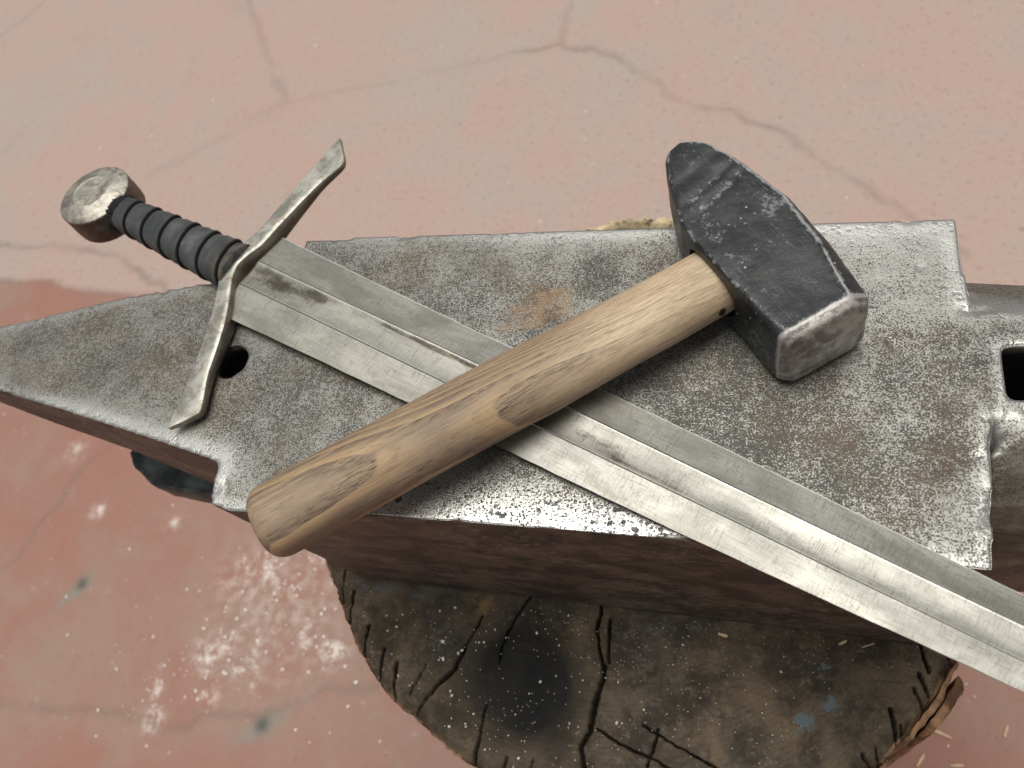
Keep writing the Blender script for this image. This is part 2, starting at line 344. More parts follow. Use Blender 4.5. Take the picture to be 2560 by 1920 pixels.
def build_floor():
    xs = axis(-2.25, .62, .006, 40); ys = axis(-.15, 1.92, .006, 40)
    X, Y = np.meshgrid(xs, ys); XY = np.stack([X.ravel(), Y.ravel()], 1); P3 = np.column_stack([XY, np.zeros(len(XY))])
    wob = np.column_stack([fbm(P3, 22, 11, 3), fbm(P3, 22, 31, 3)]) * .012
    Q = XY + wob; Z = fbm(P3, 6, 5, 4) * .0012
    crack = np.zeros(len(XY))
    for pts, wd, st in CR:
        p = np.array(pts) * .001
        lo = p.min(0) - .06; hi = p.max(0) + .06; k = np.where(((Q > lo) & (Q < hi)).all(1))[0]
        dd = pdist(Q[k], p); var = .55 + .6 * (fbm(P3[k], 14, 77, 2) + .5)
        crack[k] = np.maximum(crack[k], st * np.clip(var, .25, 1) * np.exp(-(dd / (wd * .001)) ** 2))
    Z -= crack * .004
    # paint boundary: salmon paint towards the viewer, dusty beige beyond
    bx = [-9, -1.9, -1.562, -1.37, -1.188, -1.098, -.98, -.6, 0, .4, 9]; by = [1.2, .80, .783, .766, .742, .733, .672, .60, .60, .66, .9]
    bd = np.interp(Q[:, 0], bx, by); soft = np.interp(Q[:, 0], [-1.1, -.9], [.006, .10])
    red = sm((bd - Q[:, 1]) / soft, -1, 1)
    grey = np.zeros(len(XY)); spot = np.zeros(len(XY)); wht = np.zeros(len(XY))
    for (cx, cy), (tx, ty), (sx, sy) in (((-.992, .192), (.6, .8), (.036, .009)), ((-.617, .052), (.80, .6), (.036, .014))):
        dx, dy = Q[:, 0] - cx, Q[:, 1] - cy; u = dx * tx + dy * ty; v = -dx * ty + dy * tx
        grey = np.maximum(grey, np.exp(-((u / sx) ** 2 + (v / sy) ** 2)))
    spot = np.maximum(gauss(XY, (-.986, .200), .009), gauss(XY, (-.616, .052), .010)) * .95
    for cx, cy, r, s in ((-.731, .125, .022, 1), (-.706, .144, .016, .9), (-.675, .118, .016, .8), (-.543, .152, .02, 1), (-.677, .25, .035, .7), (-.70, .235, .05, .45), (-.705, .073, .012, 1), (-.589, .17, .016, .9),
                         (-.78, .035, .016, .9), (-1.015, .315, .011, 1.2), (-1.112, .415, .02, .6), (-.869, .309, .012, .8), (-.64, .20, .10, .3), (-.60, .285, .03, .5)):
        wht = np.maximum(wht, s * gauss(XY, (cx, cy), r))
    for a, b, r in (((-.795, .098), (-.786, .055), .006), ((-.665, .165), (-.645, .092), .006)):
        wht = np.maximum(wht, .9 * np.exp(-(pdist(XY, [a, b]) / r) ** 2))
    o = mk('floor', np.column_stack([XY, Z]), quads(len(ys), len(xs), False), M_FLOOR, attrs=dict(red=red, crack=np.clip(crack, 0, 1), grey=grey, spot=spot, white=wht))
    tag(o, 'red painted concrete floor worn to dusty beige, crossed by cracks', kind='structure')
build_floor()

# ================================================================== tree stump
CX, CY = -.088, .203
def build_stump():
    pts = [(-269, 126), (-257, 108), (-240, 86), (-225, 69), (-210, 54), (-200, 46), (-183, 38.5), (-168, 31), (-155, 25), (-143, 20.8), (-100, 6), (-50, 2), (0, 14), (53, 51), (63, 64), (74, 77.5), (81, 87), (85, 95), (92, 106),
           (104, 150), (108, 203), (98, 262), (74, 318), (30, 362), (-30, 384), (-60, 393), (-80, 396), (-108, 396.5), (-133, 389), (-180, 368), (-232, 325), (-268, 265), (-281, 203), (-278, 155)]
    th = np.array([math.atan2(y * .001 - CY, x * .001 - CX) for x, y in pts]); rr = np.array([math.hypot(x * .001 - CX, y * .001 - CY) for x, y in pts])
    k = np.argsort(th); th = th[k]; rr = rr[k]
    m = 1700; T = np.linspace(-math.pi, math.pi, m, endpoint=False)
    Rd = np.interp(T, np.r_[th[-1] - 2 * math.pi, th, th[0] + 2 * math.pi], np.r_[rr[-1], rr, rr[0]])
    cs = np.column_stack([np.cos(T), np.sin(T), 0 * T])
    Rd = Rd + .0016 * fbm(cs, 14, 3, 4) + .0009 * fbm(cs, 60, 8, 3)
    nr = 300; rad = np.sqrt(np.linspace(.0005, 1, nr))
    Rr = rad[:, None] * Rd[None, :]
    X = CX + Rr * np.cos(T); Y = CY + Rr * np.sin(T); XY = np.stack([X.ravel(), Y.ravel()], 1); P3 = np.column_stack([XY, 0 * XY[:, 0]])
    Q = XY + np.column_stack([fbm(P3, 90, 21, 3), fbm(P3, 90, 41, 3)]) * .0007 + np.column_stack([fbm(P3, 420, 23, 2), fbm(P3, 420, 43, 2)]) * .0006
    CK = [([(-128.8, 115), (-133.8, 104.7), (-138.9, 92), (-140.5, 84), (-141, 76)], .8), ([(-155, 100), (-162, 82.6), (-166, 69.6), (-175, 59), (-180, 50), (-186, 38), (-190, 30)], 1.7),
          ([(-88, 118), (-86.8, 109), (-87.8, 101), (-82.3, 80), (-81.6, 74)], .9), ([(-81.8, 82), (-81.6, 74), (-83.9, 62), (-85.7, 47), (-89.4, 39.8), (-86.2, 29.6), (-88, 0)], 1.9),
          ([(-202, 68), (-199.6, 44)], 1.), ([(-143.7, 53), (-145, 34), (-146.2, 20)], 1.), ([(-225.3, 87.3), (-224.4, 66)], 1.), ([(-240.7, 106), (-239.3, 82)], 1.1), ([(-81.6, 106.6), (-79.4, 84)], .9),
          ([(-82, 49), (-64, 42.2), (-45, 37), (-20, 27)], .8), ([(-58, 54.5), (-38, 46), (-21, 40), (5, 27)], .8), ([(-50, 54), (-54, 36), (-57, 15)], .9), ([(60.8, 79.2), (62.5, 70), (63.5, 60)], 1.1),
          ([(71.6, 90.5), (76.2, 80)], 1.1), ([(47.2, 57.1), (52, 49)], .8), ([(76, 112), (79, 99)], 1.1), ([(53.2, 59.8), (55, 52)], .8), ([(86, 112), (91, 102)], 1.), ([(74.5, 98), (78.5, 88)], 1.), ([(65, 72), (67, 62)], .8),
          ([(-113, 30), (-117, 8)], .9), ([(-128, 28), (-131, 10)], 1.), ([(-30, 20), (-34, 0)], .9), ([(20, 38), (24, 22)], .8), ([(-212, 75), (-211, 56)], .8), ([(-184, 70), (-190, 52)], .7), ([(-250, 118), (-249, 100)], .9)]
    crack = np.zeros(len(XY))
    for p, wd in CK:
        p = np.array(p) * .001; lo = p.min(0) - .012; hi = p.max(0) + .012; kk = np.where(((Q > lo) & (Q < hi)).all(1))[0]
        if len(kk): crack[kk] = np.maximum(crack[kk], np.exp(-(pdist(Q[kk], p) / (wd * .00034 * np.clip(1 + 1.1 * fbm(P3[kk], 70, 17, 2), .5, 1.9) + .00014)) ** 2))
    rel = np.repeat(rad, m)
    Z = ST - .0012 + np.minimum(fbm(P3, 45, 9, 4) * .0014, .001) - crack * .007 - sm(rel, .965, 1.) * .004 * (1 + .6 * fbm(P3, 90, 2, 2))
    jag = fbm(P3, 160, 55, 3); Z -= sm(rel, .94, 1.) * np.clip(jag, 0, 1) * .006; Z += sm(rel, .95, .99) * np.clip(fbm(P3, 110, 65, 3) + .35, 0, 1) * .007 * (XY[:, 1] > .33)
    top = np.column_stack([XY, Z]).reshape(nr, m, 3)
    # sides down to the floor
    side = []
    for q, hz in enumerate(np.linspace(0, 1, 60)[1:]):
        z = top[-1, :, 2] * (1 - hz); g = 1 + .03 * hz ** 2 - .012 * sm(hz, 0, .05)
        pz = np.column_stack([cs[:, :2], np.full(m, hz * .6)])
        rrz = Rd * g + .004 * fbm(pz * [1, 1, 1.2], 9, 60, 4) * sm(hz, 0, .1)
        side.append(np.column_stack([CX + rrz * np.cos(T), CY + rrz * np.sin(T), z]))
    A = np.concatenate([top, np.array(side)], 0); A[-1, :, 2] = 0
    V, F = loft(A, (True, False)); n = len(V); S = m * len(side)
    def ext(a, v=0): return np.r_[a, np.full(S, v), a[:m].mean()]
    burn = np.clip(1.15 * gauss(XY, (-.119, .062), .023) + .5 * gauss(XY, (-.125, .065), .042) + .6 * gauss(XY, (-.128, .082), .02) + .35 * gauss(XY, (-.16, .075), .03), 0, 1)
    blue = np.clip(np.exp(-((XY[:, 1] - .112) / .006) ** 2) * sm(XY[:, 0], -.245, -.235) * sm(XY[:, 0], -.165, -.18) + .35 * gauss(XY, (-.047, .087), .004) + .3 * gauss(XY, (-.046, .075), .003)
                   , 0, 1)
    paint = np.clip(.9 * gauss(XY, (.0205, .067), .0055) + .9 * gauss(XY, (.032, .077), .0045) + .45 * gauss(XY, (.031, .095), .003), 0, 1)
    yel = gauss(XY, (-.157, .108), .006)
    ang = np.tile(T, nr); rimm = sm(rel, .93, .99) * sm(np.abs(ang - math.pi / 2), .6, .35)
    rs = np.tile(sm(np.abs(T - math.pi / 2), .6, .35), len(side)) * np.repeat(1 - sm(np.linspace(0, 1, 60)[1:], .03, .10), m)
    root = empty('tree_stump', (CX, CY, 0), 'round charred wooden stump with radial cracks carrying the anvil', 'tree stump')
    mk('trunk', V, F, M_STUMP, root, attrs=dict(burn=ext(burn), blue=ext(blue), paint=ext(paint), crack=ext(crack), yellow=ext(yel), rim=np.r_[rimm, rs, 0], side=ext(sm(rel, .985, 1.), 1.)))
    # bark: torn strips clinging to the right-hand side, standing a little off the trunk
    def bark(t0, t1, off, thick, top_z, bot_z, seed, amp=.003):
        n = int((t1 - t0) / .010); tt = np.linspace(t0, t1, n); nz_ = 34; rings = []
        base = np.interp(tt, T, Rd)
        for i, t in enumerate(tt):
            ed = min(1, 6 * min(i, n - 1 - i) / n + .15); w_ = thick * (.35 + .65 * ed)
            q = np.array([[math.cos(t) * 3, math.sin(t) * 3, seed]]); tz = top_z + .005 * float(fbm(q, 9, seed, 3)[0]) - .012 * (1 - ed)
            zz = np.linspace(tz, bot_z, nz_); c_ = np.array([math.cos(t), math.sin(t)])
            pz = np.column_stack([np.full(nz_, math.cos(t)), np.full(nz_, math.sin(t)), zz * 2])
            wob = fbm(pz, 9, seed, 3) * amp * .7; ri = base[i] + off + .4 * wob; ro = ri + w_ * (1 + .22 * fbm(pz, 22, seed + 3, 3)) + wob
            inner = np.column_stack([CX + ri * c_[0], CY + ri * c_[1], zz]); outer = np.column_stack([CX + ro * c_[0], CY + ro * c_[1], zz - .002])[::-1]
            rings.append(np.vstack([inner, outer]))
        V, F = loft(np.array(rings)); mk('bark', V, F, M_BARK, root)
    a0 = lambda x, y: math.atan2(y * .001 - CY, x * .001 - CX)
    bark(a0(62, 60), a0(97, 112), .0004, .0028, ST - .0005, ST - .30, 4)
    bark(a0(76, 71), a0(96, 101), .0046, .0045, ST - .004, ST - .16, 9, .002)
    bark(a0(20, 22), a0(60, 57), .0003, .0028, ST - .002, ST - .36, 14)
    bark(a0(103, 140), a0(100, 240), .0005, .006, ST - .006, ST - .30, 19)
build_stump()

# ================================================================== anvil
AR = (-.081, .176, ST)
OUTL = [(-500, 180), (-420, 195.3), (-368.5, 208), (-345, 214.8), (-292.9, 224.2), (-243, 230), (-238.7, 252.9), (-80, 253.6), (73.1, 252.9), (74, 231), (74.4, 208), (200, 198), (200, 164), (78, 158.9), (75, 130), (73.1, 100), (0, 102.6), (-80, 102.4), (-159, 101.7), (-228.7, 97.7), (-238.3, 100), (-242, 107), (-244.4, 121.8), (-301, 134.2), (-358, 146.4), (-395, 153.7), (-420, 158.5)]
def evaluated(o):
    dg = bpy.context.evaluated_depsgraph_get(); return bpy.data.meshes.new_from_object(o.evaluated_get(dg))
def build_anvil():
    tmp = []
    def solid(V, F):
        me = bpy.data.meshes.new('t'); me.from_pydata((np.asarray(V) * .001).tolist(), [], F); me.update()
        bm = bmesh.new(); bm.from_mesh(me); bmesh.ops.recalc_face_normals(bm, faces=bm.faces); bm.to_mesh(me); bm.free()
        o = bpy.data.objects.new('t', me); C.objects.link(o); tmp.append(o); return o
    def cut(o, cutter):
        md = o.modifiers.new('b', 'BOOLEAN'); md.operation = 'DIFFERENCE'; md.object = cutter; md.solver = 'EXACT'
        bpy.context.view_layer.update(); me = evaluated(o); o.modifiers.clear(); o.data = me
    def ring(pts, z): return [(x, y, z) for x, y in pts]
    # body: straight-sided block, slightly drawn in towards the foot
    topo = [(-238.7, 252.5), (-80, 253.4), (73.1, 252.9), (74, 231), (75.5, 205), (78, 160), (76, 130), (73.5, 100), (0, 102.4), (-80, 102.2), (-159, 101.4), (-228.7, 97.7), (-238.6, 100.5), (-242, 107), (-243.5, 121)]
    bot = [(-236, 240), (-80, 240), (72, 240), (74, 222), (75, 200), (76, 160), (76, 135), (76, 111.5), (0, 112.5), (-80, 113), (-159, 113.6), (-228, 114), (-238, 114.6), (-239, 120), (-239, 130)]
    mid = [((a[0] * .8 + b[0] * .2), (a[1] * .8 + b[1] * .2)) for a, b in zip(topo, bot)]
    V, F = loft(np.array([ring(topo, 0), ring(mid, -31), ring([((a[0] * .35 + b[0] * .65), (a[1] * .35 + b[1] * .65)) for a, b in zip(topo, bot)], -100), ring(bot, -157)]))
    solid(V, F)
    # flat-topped horn on the left with the round hole
    xs = [-225, -243, -292, -345, -395, -440, -480, -505]; yn = [118, 121.3, 132.3, 143.8, 153.7, 164, 173, 178]; yf = [230, 230, 224.2, 214.8, 201.5, 190.5, 184, 182]
    sd = [92, 90, 74, 52, 42, 34, 28, 22]; kd = [150, 140, 112, 84, 64, 50, 38, 28]; rs = []
    for x, a, b, s_, k_ in zip(xs, yn, yf, sd, kd):
        wd = b - a; rs.append([(x, a, 0), (x, b, 0), (x, b - .02 * wd, -s_), (x, b - .36 * wd, -k_), (x, a + .36 * wd, -k_), (x, a + .03 * wd, -s_)])
    V, F = loft(np.array(rs)); horn = solid(V, F)
    a = np.linspace(0, 2 * math.pi, 40, endpoint=False); c = [[(-257.3 + 8.7 * math.cos(t) * (1 + .02 * math.sin(3 * t)), 175.6 + 9.4 * math.sin(t), z) for t in a] for z in (20, -95)]
    V, F = loft(np.array(c)); cy = solid(V, F); cut(horn, cy); tmp.remove(cy); bpy.data.objects.remove(cy)
    # round heel on the right with a flattened top and square hole
    rs = []
    for x, hw, fl, dr in ((30, 66, 25, 70), (78, 66, 25, 70), (110, 62, 22, 66), (160, 54, 19, 58), (220, 42, 14, 46), (280, 28, 9, 32), (320, 14, 5, 17)):
        yc = 182.5; r = []
        for t in np.linspace(-math.pi / 2, math.pi * 1.5, 36, endpoint=False):
            yy = math.cos(t); zz = math.sin(t); r.append((x, yc + yy * hw, min(0, -dr + dr * 1.07 * (abs(zz) ** .85) * np.sign(zz))))
        rs.append(r)
    V, F = loft(np.array(rs)); tail = solid(V, F)
    V, F = loft(np.array([[(83.8, 166.6, z), (107, 167.6, z), (106.6, 190, z), (84, 189.2, z)] for z in (20, -75)])); sq = solid(V, F); cut(tail, sq); tmp.remove(sq); bpy.data.objects.remove(sq)
    # join, remesh into one forged skin, soften
    bm = bmesh.new()
    for o in tmp: bm.from_mesh(o.data)
    me = bpy.data.meshes.new('j'); bm.to_mesh(me); bm.free(); j = bpy.data.objects.new('j', me); C.objects.link(j)
    for o in tmp: bpy.data.objects.remove(o)
    md = j.modifiers.new('r', 'REMESH'); md.mode = 'VOXEL'; md.voxel_size = .00155
    md = j.modifiers.new('s', 'SMOOTH'); md.factor = .5; md.iterations = 3
    bpy.context.view_layer.update(); me = evaluated(j); bpy.data.objects.remove(j)
    n = len(me.vertices); co = np.zeros(n * 3); me.vertices.foreach_get('co', co); co = co.reshape(-1, 3)
    no = np.zeros(n * 3); me.vertices.foreach_get('normal', no); no = no.reshape(-1, 3)
    de = pdist(co[:, :2], np.array(OUTL) * .001, True); topm = (co[:, 2] > -.006)
    dents = fbm(co, 40, 3, 4) * .00018 + fbm(co, 160, 13, 3) * .00005
    chip = np.clip(fbm(co, 110, 90, 3) - .30, 0, 1) * np.exp(-(de / .003) ** 2) * topm * .0030
    co2 = co + no * (dents - chip)[:, None]
    # gouges left by tools in the face
    def gouge(p0, p1, wd, dp):
        dd = pdist(co[:, :2], np.array([p0, p1]) * .001); co2[:, 2] -= dp * np.exp(-(dd / wd) ** 2) * topm
    gouge((44.5, 192.5), (47.3, 187.5), .0009, .0013); gouge((60, 136), (71, 143), .0022, .0009); gouge((78, 146), (82, 151), .0014, .0010); gouge((-236, 112), (-233, 107), .001, .0011); gouge((-239, 111), (-238, 107), .001, .0011)
    gouge((57.5, 228.5), (58, 227), .0009, .0004); gouge((73, 206), (80, 206.5), .0018, .0008); gouge((-110, 137), (-97, 150), .0005, .0003)
    for _ in range(14):
        x, y = RNG.uniform(-60, 72), RNG.uniform(110, 245); a_ = RNG.uniform(0, 3.14); l_ = RNG.uniform(1, 4)
        gouge((x, y), (x + l_ * math.cos(a_), y + l_ * math.sin(a_)), .0008, RNG.uniform(.0001, .0003))
    XY = co[:, :2]
    edge = np.exp(-(de / .0065) ** 2) * topm; near = sm(XY[:, 1], .136, .106) * sm(XY[:, 0], -.25, -.2)
    hn = pdist(XY, np.array([(-420, 158.5), (-301, 134), (-244, 121.8)]) * .001)
    near = near * (.25 + .75 * sm(XY[:, 0], .035, -.01))
    bright = np.clip(.95 * near * sm(XY[:, 0], -.21, -.12) + .45 * gauss(XY, (.05, .248), .035) + .45 * np.exp(-((XY[:, 1] - .250) / .012) ** 2) * sm(XY[:, 0], -.16, -.1)
                     + .9 * np.exp(-(hn / .012) ** 2) * sm(XY[:, 0], -.40, -.33) + .35 * gauss(XY, (.04, .20), .05) + .5 * gauss(XY, (-.235, .108), .016) - .35 * gauss(XY, (-.23, .232), .04) - .25 * gauss(XY, (-.02, .14), .05)
                     - .25 * gauss(XY, (.075, .15), .04) - .2 * gauss(XY, (-.33, .18), .06), -1, 1.2) * topm
    hd = np.abs(np.hypot(XY[:, 0] + .2573, XY[:, 1] - .1756) - .0092); edge = np.maximum(edge, np.exp(-(hd / .0013) ** 2) * (co[:, 2] > -.004) * .9)
    sq = pdist(XY, np.array([(83.8, 166.6), (107, 167.6), (106.6, 190), (84, 189.2)]) * .001, True); edge = np.maximum(edge, np.exp(-(sq / .004) ** 2) * (co[:, 2] > -.008))
    edge = np.maximum(edge, np.exp(-(pdist(XY, np.array([(74.4, 209), (86, 207), (130, 205)]) * .001) / .005) ** 2) * .55 * (co[:, 2] > -.02))
    oxide = np.clip(sm(XY[:, 0], .0765, .080) * sm(XY[:, 1], .150, .118) + .5 * sm(XY[:, 0], .0765, .079) * sm(XY[:, 1], .215, .235), 0, 1)
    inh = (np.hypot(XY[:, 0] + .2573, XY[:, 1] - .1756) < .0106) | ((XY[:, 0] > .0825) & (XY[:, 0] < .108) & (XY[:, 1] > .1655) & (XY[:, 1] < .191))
    hole = inh * sm(co[:, 2], -.0025, -.006)  # mask for the dark shade painted down both holes
    pit = np.clip(near * sm(XY[:, 0], -.2, -.14) + .35 * edge + .15, 0, 1) * topm
    rust = np.clip(gauss(XY, (-.108, .203), .017) + .8 * gauss(XY, (-.095, .213), .012) + .32 * gauss(XY, (-.03, .155), .028) + .25 * gauss(XY, (0, .14), .03) + .35 * gauss(XY, (-.05, .185), .02) + .3 * gauss(XY, (.03, .22), .025), 0, 1) * topm
    root = empty('anvil', AR, 'worn grey steel double horned anvil resting on the round wooden stump', 'anvil')
    co2 = co2 - np.array((AR[0], AR[1], AR[2])) + np.array((0, 0, FZ))
    me.vertices.foreach_set('co', co2.ravel()); me.update()
    me.vertices.foreach_get('normal', no.ravel()); nn = np.zeros(n * 3); me.vertices.foreach_get('normal', nn); nn = nn.reshape(-1, 3)
    nf = len(me.polygons); ls = np.zeros(nf, np.int32); lt = np.zeros(nf, np.int32); me.polygons.foreach_get('loop_start', ls); me.polygons.foreach_get('loop_total', lt)
    lv = np.zeros(len(me.loops), np.int32); me.loops.foreach_get('vertex_index', lv)
    fc = np.zeros(nf * 3); me.polygons.foreach_get('center', fc); fx = fc.reshape(-1, 3)[:, 0] + AR[0]
    quad = lt == 4; LV = lv[ls[quad][:, None] + np.arange(4)]; fxq = fx[quad]
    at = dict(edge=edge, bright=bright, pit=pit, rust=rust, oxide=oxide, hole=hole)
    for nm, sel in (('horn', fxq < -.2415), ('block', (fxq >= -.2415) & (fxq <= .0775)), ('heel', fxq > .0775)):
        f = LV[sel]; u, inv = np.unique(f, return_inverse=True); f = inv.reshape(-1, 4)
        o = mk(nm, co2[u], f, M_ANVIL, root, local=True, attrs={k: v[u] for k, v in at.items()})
        o.data.normals_split_custom_set_from_vertices(nn[u].tolist())
    # black scaled foot jutting out below the horn
    P = [(-392, 163), (-384, 154), (-365, 143.5), (-340, 141), (-300, 139), (-236, 137), (-236, 214), (-330, 208), (-384, 190)]
    m = 240; p = np.array(P + P[:1], float); L = np.r_[0, np.cumsum(np.hypot(*np.diff(p, axis=0).T))]; t = np.linspace(0, L[-1], m, endpoint=False)
    xy = np.column_stack([np.interp(t, L, p[:, 0]), np.interp(t, L, p[:, 1])]); q3 = np.column_stack([xy * .01, 0 * t]); c0 = xy.mean(0)
    rings = []
    for s_, z in ((.5, -100.5), (.93, -100), (.955, -99), (.985, -98.5), (1, -101), (1.0, -107), (.985, -112), (.97, -120), (.90, -122)):
        g = s_ + .014 * fbm(q3 + z * .01, 9, 4, 3) * (s_ > .92); rings.append(np.column_stack([c0 + (xy - c0) * g[:, None], np.full(m, z) + .9 * fbm(q3 + s_, 14, 8, 2)]))
    V, F = loft(np.array(rings) * .001 + np.array((0, 0, FZ))); mk('foot', V, F, M_SLAB, root)['label'] = 'black chipped steel foot under the left horn'
build_anvil()

# ================================================================== sword
SO = Vector((-.2558, .2225, FZ + .0066)); SANG = math.atan2(-.3996, .9167)
srot = Matrix.Rotation(SANG, 4, 'Z') @ Matrix.Rotation(R(.62), 4, 'Y')
def build_sword():
    root = empty('sword', SO, 'steel sword with dark wrapped grip and round pommel lying across the anvil', 'sword', rot=srot.to_euler())
    # blade: flat bevels, hollow fuller, crisp ridges (local x along the blade)
    us = np.linspace(-.004, .56, 560); tipu = .60
    hw = np.interp(us, [0, .06, .13, .20, .26, .365, .50, .56], [26.3, 24.3, 22.2, 20.8, 19.0, 14.6, 8.5, 3.0]) * .001
    fh = np.interp(us, [0, .15, .26, .36, .46, .56], [7.3, 6.9, 5.8, 5.2, 3.6, .8]) * .001; fc_ = np.interp(us, [0, .2, .36], [0, -.0002, -.0010])
    top = []; tag_ = []
    nb, nfu = 22, 31
    def prof(h, f, c, s, u):
        y = [];z = []
        for t in np.linspace(0, 1, nb): y.append(-h + (c - f + h) * t); z.append(.00035 + (.0026 - .00035) * t - .00012 * math.sin(math.pi * t))
        for t in np.linspace(-1, 1, nfu): y.append(c + f * t); z.append(.0026 - .00058 * (1 - t * t))
        for t in np.linspace(0, 1, nb): y.append(c + f + (h - c - f) * t); z.append(.0026 - (.0026 - .00035) * t - .00012 * math.sin(math.pi * t))
        return np.array(y), np.array(z)
    rings = []; N = 2 * nb + nfu
    for u, h, f, c in zip(us, hw, fh, fc_):
        y, z = prof(h, f, c, 1, u); e = .00012 * float(vn(np.array([[u * 1., 0, 0]]), 130, 5)[0])
        ring = [(u, yy, zz) for yy, zz in zip(y, z)] + [(u, yy, -zz) for yy, zz in zip(y[::-1], z[::-1])]
        ring = np.array(ring); ring[:, 1] *= 1 + (e / h); rings.append(ring)
    A = np.array(rings); n, m, _ = A.shape
    A[:, :, 2] += (vn(A * [1, .4, 0], 55, 8) * .00010) * np.sign(A[:, :, 2])
    V, F = loft(A); sh = np.zeros(m, np.int32)
    for k in (0, nb - 1, nb, nb + nfu - 1, nb + nfu, N - 1, N, N + nb - 1, N + nb, N + nb + nfu - 1, N + nb + nfu, 2 * N - 1): sh[k] = k + 1
    sharp = np.r_[np.tile(sh, n), 0, 0]
    yl = V[:, 1]; ul = V[:, 0]; ff = np.interp(ul, us, fh); ce = np.interp(ul, us, fc_)
    ful = sm(np.abs(yl - ce), ff, ff * .8)
    def g2(u, v, ru, rv): return np.exp(-((ul - u) / ru) ** 2 - ((yl - v) / rv) ** 2)
    st = np.clip(1. * g2(.012, .002, .026, .007) + .8 * g2(.045, .003, .016, .005) + .9 * g2(.095, .0052, .035, .0016) + 1. * g2(.128, .0050, .022, .0016) + .5 * g2(.07, -.004, .03, .002)
                 + .7 * g2(.215, -.001, .02, .004) + .65 * g2(.235, -.005, .035, .0016) + .55 * g2(.300, -.005, .04, .0016) + .4 * g2(.35, -.002, .03, .003) + .35 * g2(.02, -.018, .012, .006) + .5 * g2(.18, 0, .03, .006)
                 , 0, 1)
    mk('blade', V, F, M_BLADE, root, local=True, attrs=dict(fuller=ful, stain=st, ridge=np.clip(.8 * np.exp(-((yl - ce - ff) / .00035) ** 2) + .7 * np.exp(-((yl - ce + ff) / .0003) ** 2) + .8 * sm(yl, np.interp(ul, us, hw) - .0004, np.interp(ul, us, hw)), 0, 1)), sharp=sharp)
    # guard: flattened bar, pinched in the middle, arms leaning to the blade, ends cut on a slant (world plan coordinates)
    Rinv = np.array(srot.to_3x3().inverted())
    def loc(P): return (np.asarray(P) - np.array(SO)) @ Rinv.T
    Lp = [(-272.6, 134.6), (-271.8, 143), (-271.2, 152), (-270.3, 169.3), (-270, 185), (-270.2, 199.7), (-272.0, 213), (-273.2, 221), (-272.3, 228), (-268.5, 236), (-264, 243.5), (-259.3, 250.8), (-253.3, 265.2), (-244.9, 284.3), (-238.5, 297.5), (-231.2, 312.6)]
    Rp = [(-272.0, 134.4), (-264, 139), (-257.7, 143.6), (-261.0, 163), (-260.6, 178), (-260.6, 192), (-262.6, 206), (-265.2, 218), (-265.2, 226), (-260.5, 233), (-255.2, 239.1), (-249.7, 251.2), (-242.3, 265.9), (-233.7, 281.0), (-223.2, 294.2), (-230.6, 312.2)]
    zt = [6.5, 6.6, 6.8, 8.0, 9.2, 10.6, 11.8, 12.6, 12.9, 12.8, 12.6, 12.4, 12.4, 12.6, 12.8, 13.0]
    hh = [2.6, 3.6, 4.4, 6.0, 7.6, 9.4, 10.8, 11.6, 11.6, 11.6, 11.2, 9.6, 7.6, 5.4, 4.0, 2.6]
    K = len(Lp); tt = np.linspace(0, K - 1, 150); ii = np.arange(K)
    I = lambda arr: np.interp(tt, ii, arr)
    Lx, Ly, Rx, Ry, ZT, HH = (I(v) for v in ([p[0] for p in Lp], [p[1] for p in Lp], [p[0] for p in Rp], [p[1] for p in Rp], zt, hh))
    def smooth(a, k=5):
        b = a.copy()
        for _ in range(k): b[1:-1] = (b[:-2] + 2 * b[1:-1] + b[2:]) / 4
        return b
    Lx, Ly, Rx, Ry, ZT, HH = (smooth(a) for a in (Lx, Ly, Rx, Ry, ZT, HH))
    rings = []
    for i in range(len(tt)):
        l = np.array((Lx[i], Ly[i])); r = np.array((Rx[i], Ry[i])); c = (l + r) / 2; hwid = (r - l) / 2 * 1.07; z1 = ZT[i]; z0 = z1 - HH[i]
        sec = [(-1, -.85), (-1.02, -.4), (-1, -.03), (-.97, 0.), (-.45, .02), (.45, .02), (.95, 0.), (1, -.03), (1.03, -.4), (1.0, -.85), (.88, -1), (-.88, -1)]
        rings.append([(*(c + hwid * a), z1 + b * HH[i]) for a, b in sec])
    A = np.array(rings) * .001; A[:, :, 2] += FZ
    A += (fbm(A, 90, 7, 2) * .00018)[..., None]
    V, F = loft(A); side = np.r_[np.tile([1, .9, .5, 0, 0, 0, 0, .3, 1, 1, 1, 1], len(tt)) * .8, 0, 0]
    Vl = loc(V); sh = np.zeros(12, np.int32); sh[2] = 1; sh[3] = 3; sh[6] = 2; sh[7] = 4
    mk('guard', Vl, F, M_GUARD, root, local=True, attrs=dict(side=side), sharp=np.r_[np.tile(sh, len(tt)), 0, 0])
    # grip: helical leather strap
    n, m = 420, 96; u = np.linspace(-.012, -.118, n); th = np.linspace(0, 2 * math.pi, m, endpoint=False)
    U, T = np.meshgrid(u, th, indexing='ij')
    W = np.interp(U, [-.118, -.105, -.06, -.02, -.012], [9.6, 10.0, 11.7, 13.0, 13.2]) * .001; H = np.interp(U, [-.118, -.06, -.012], [7.6, 8.6, 9.2]) * .001
    pitch = .0167; ph = ((U + .0055) / pitch - T / (2 * math.pi)) % 1
    seam = np.minimum(ph, 1 - ph) * pitch
    rise = .0010 * ph + .0004 * np.exp(-((ph - .45) / .12) ** 2) - .0008 * np.exp(-(seam / .0008) ** 2) + .00045 * np.exp(-((ph - .92) / .05) ** 2)
    P = np.stack([U, np.sign(np.cos(T)) * np.abs(np.cos(T)) ** .9 * (W + rise), np.sign(np.sin(T)) * np.abs(np.sin(T)) ** .9 * (H + rise)], -1)
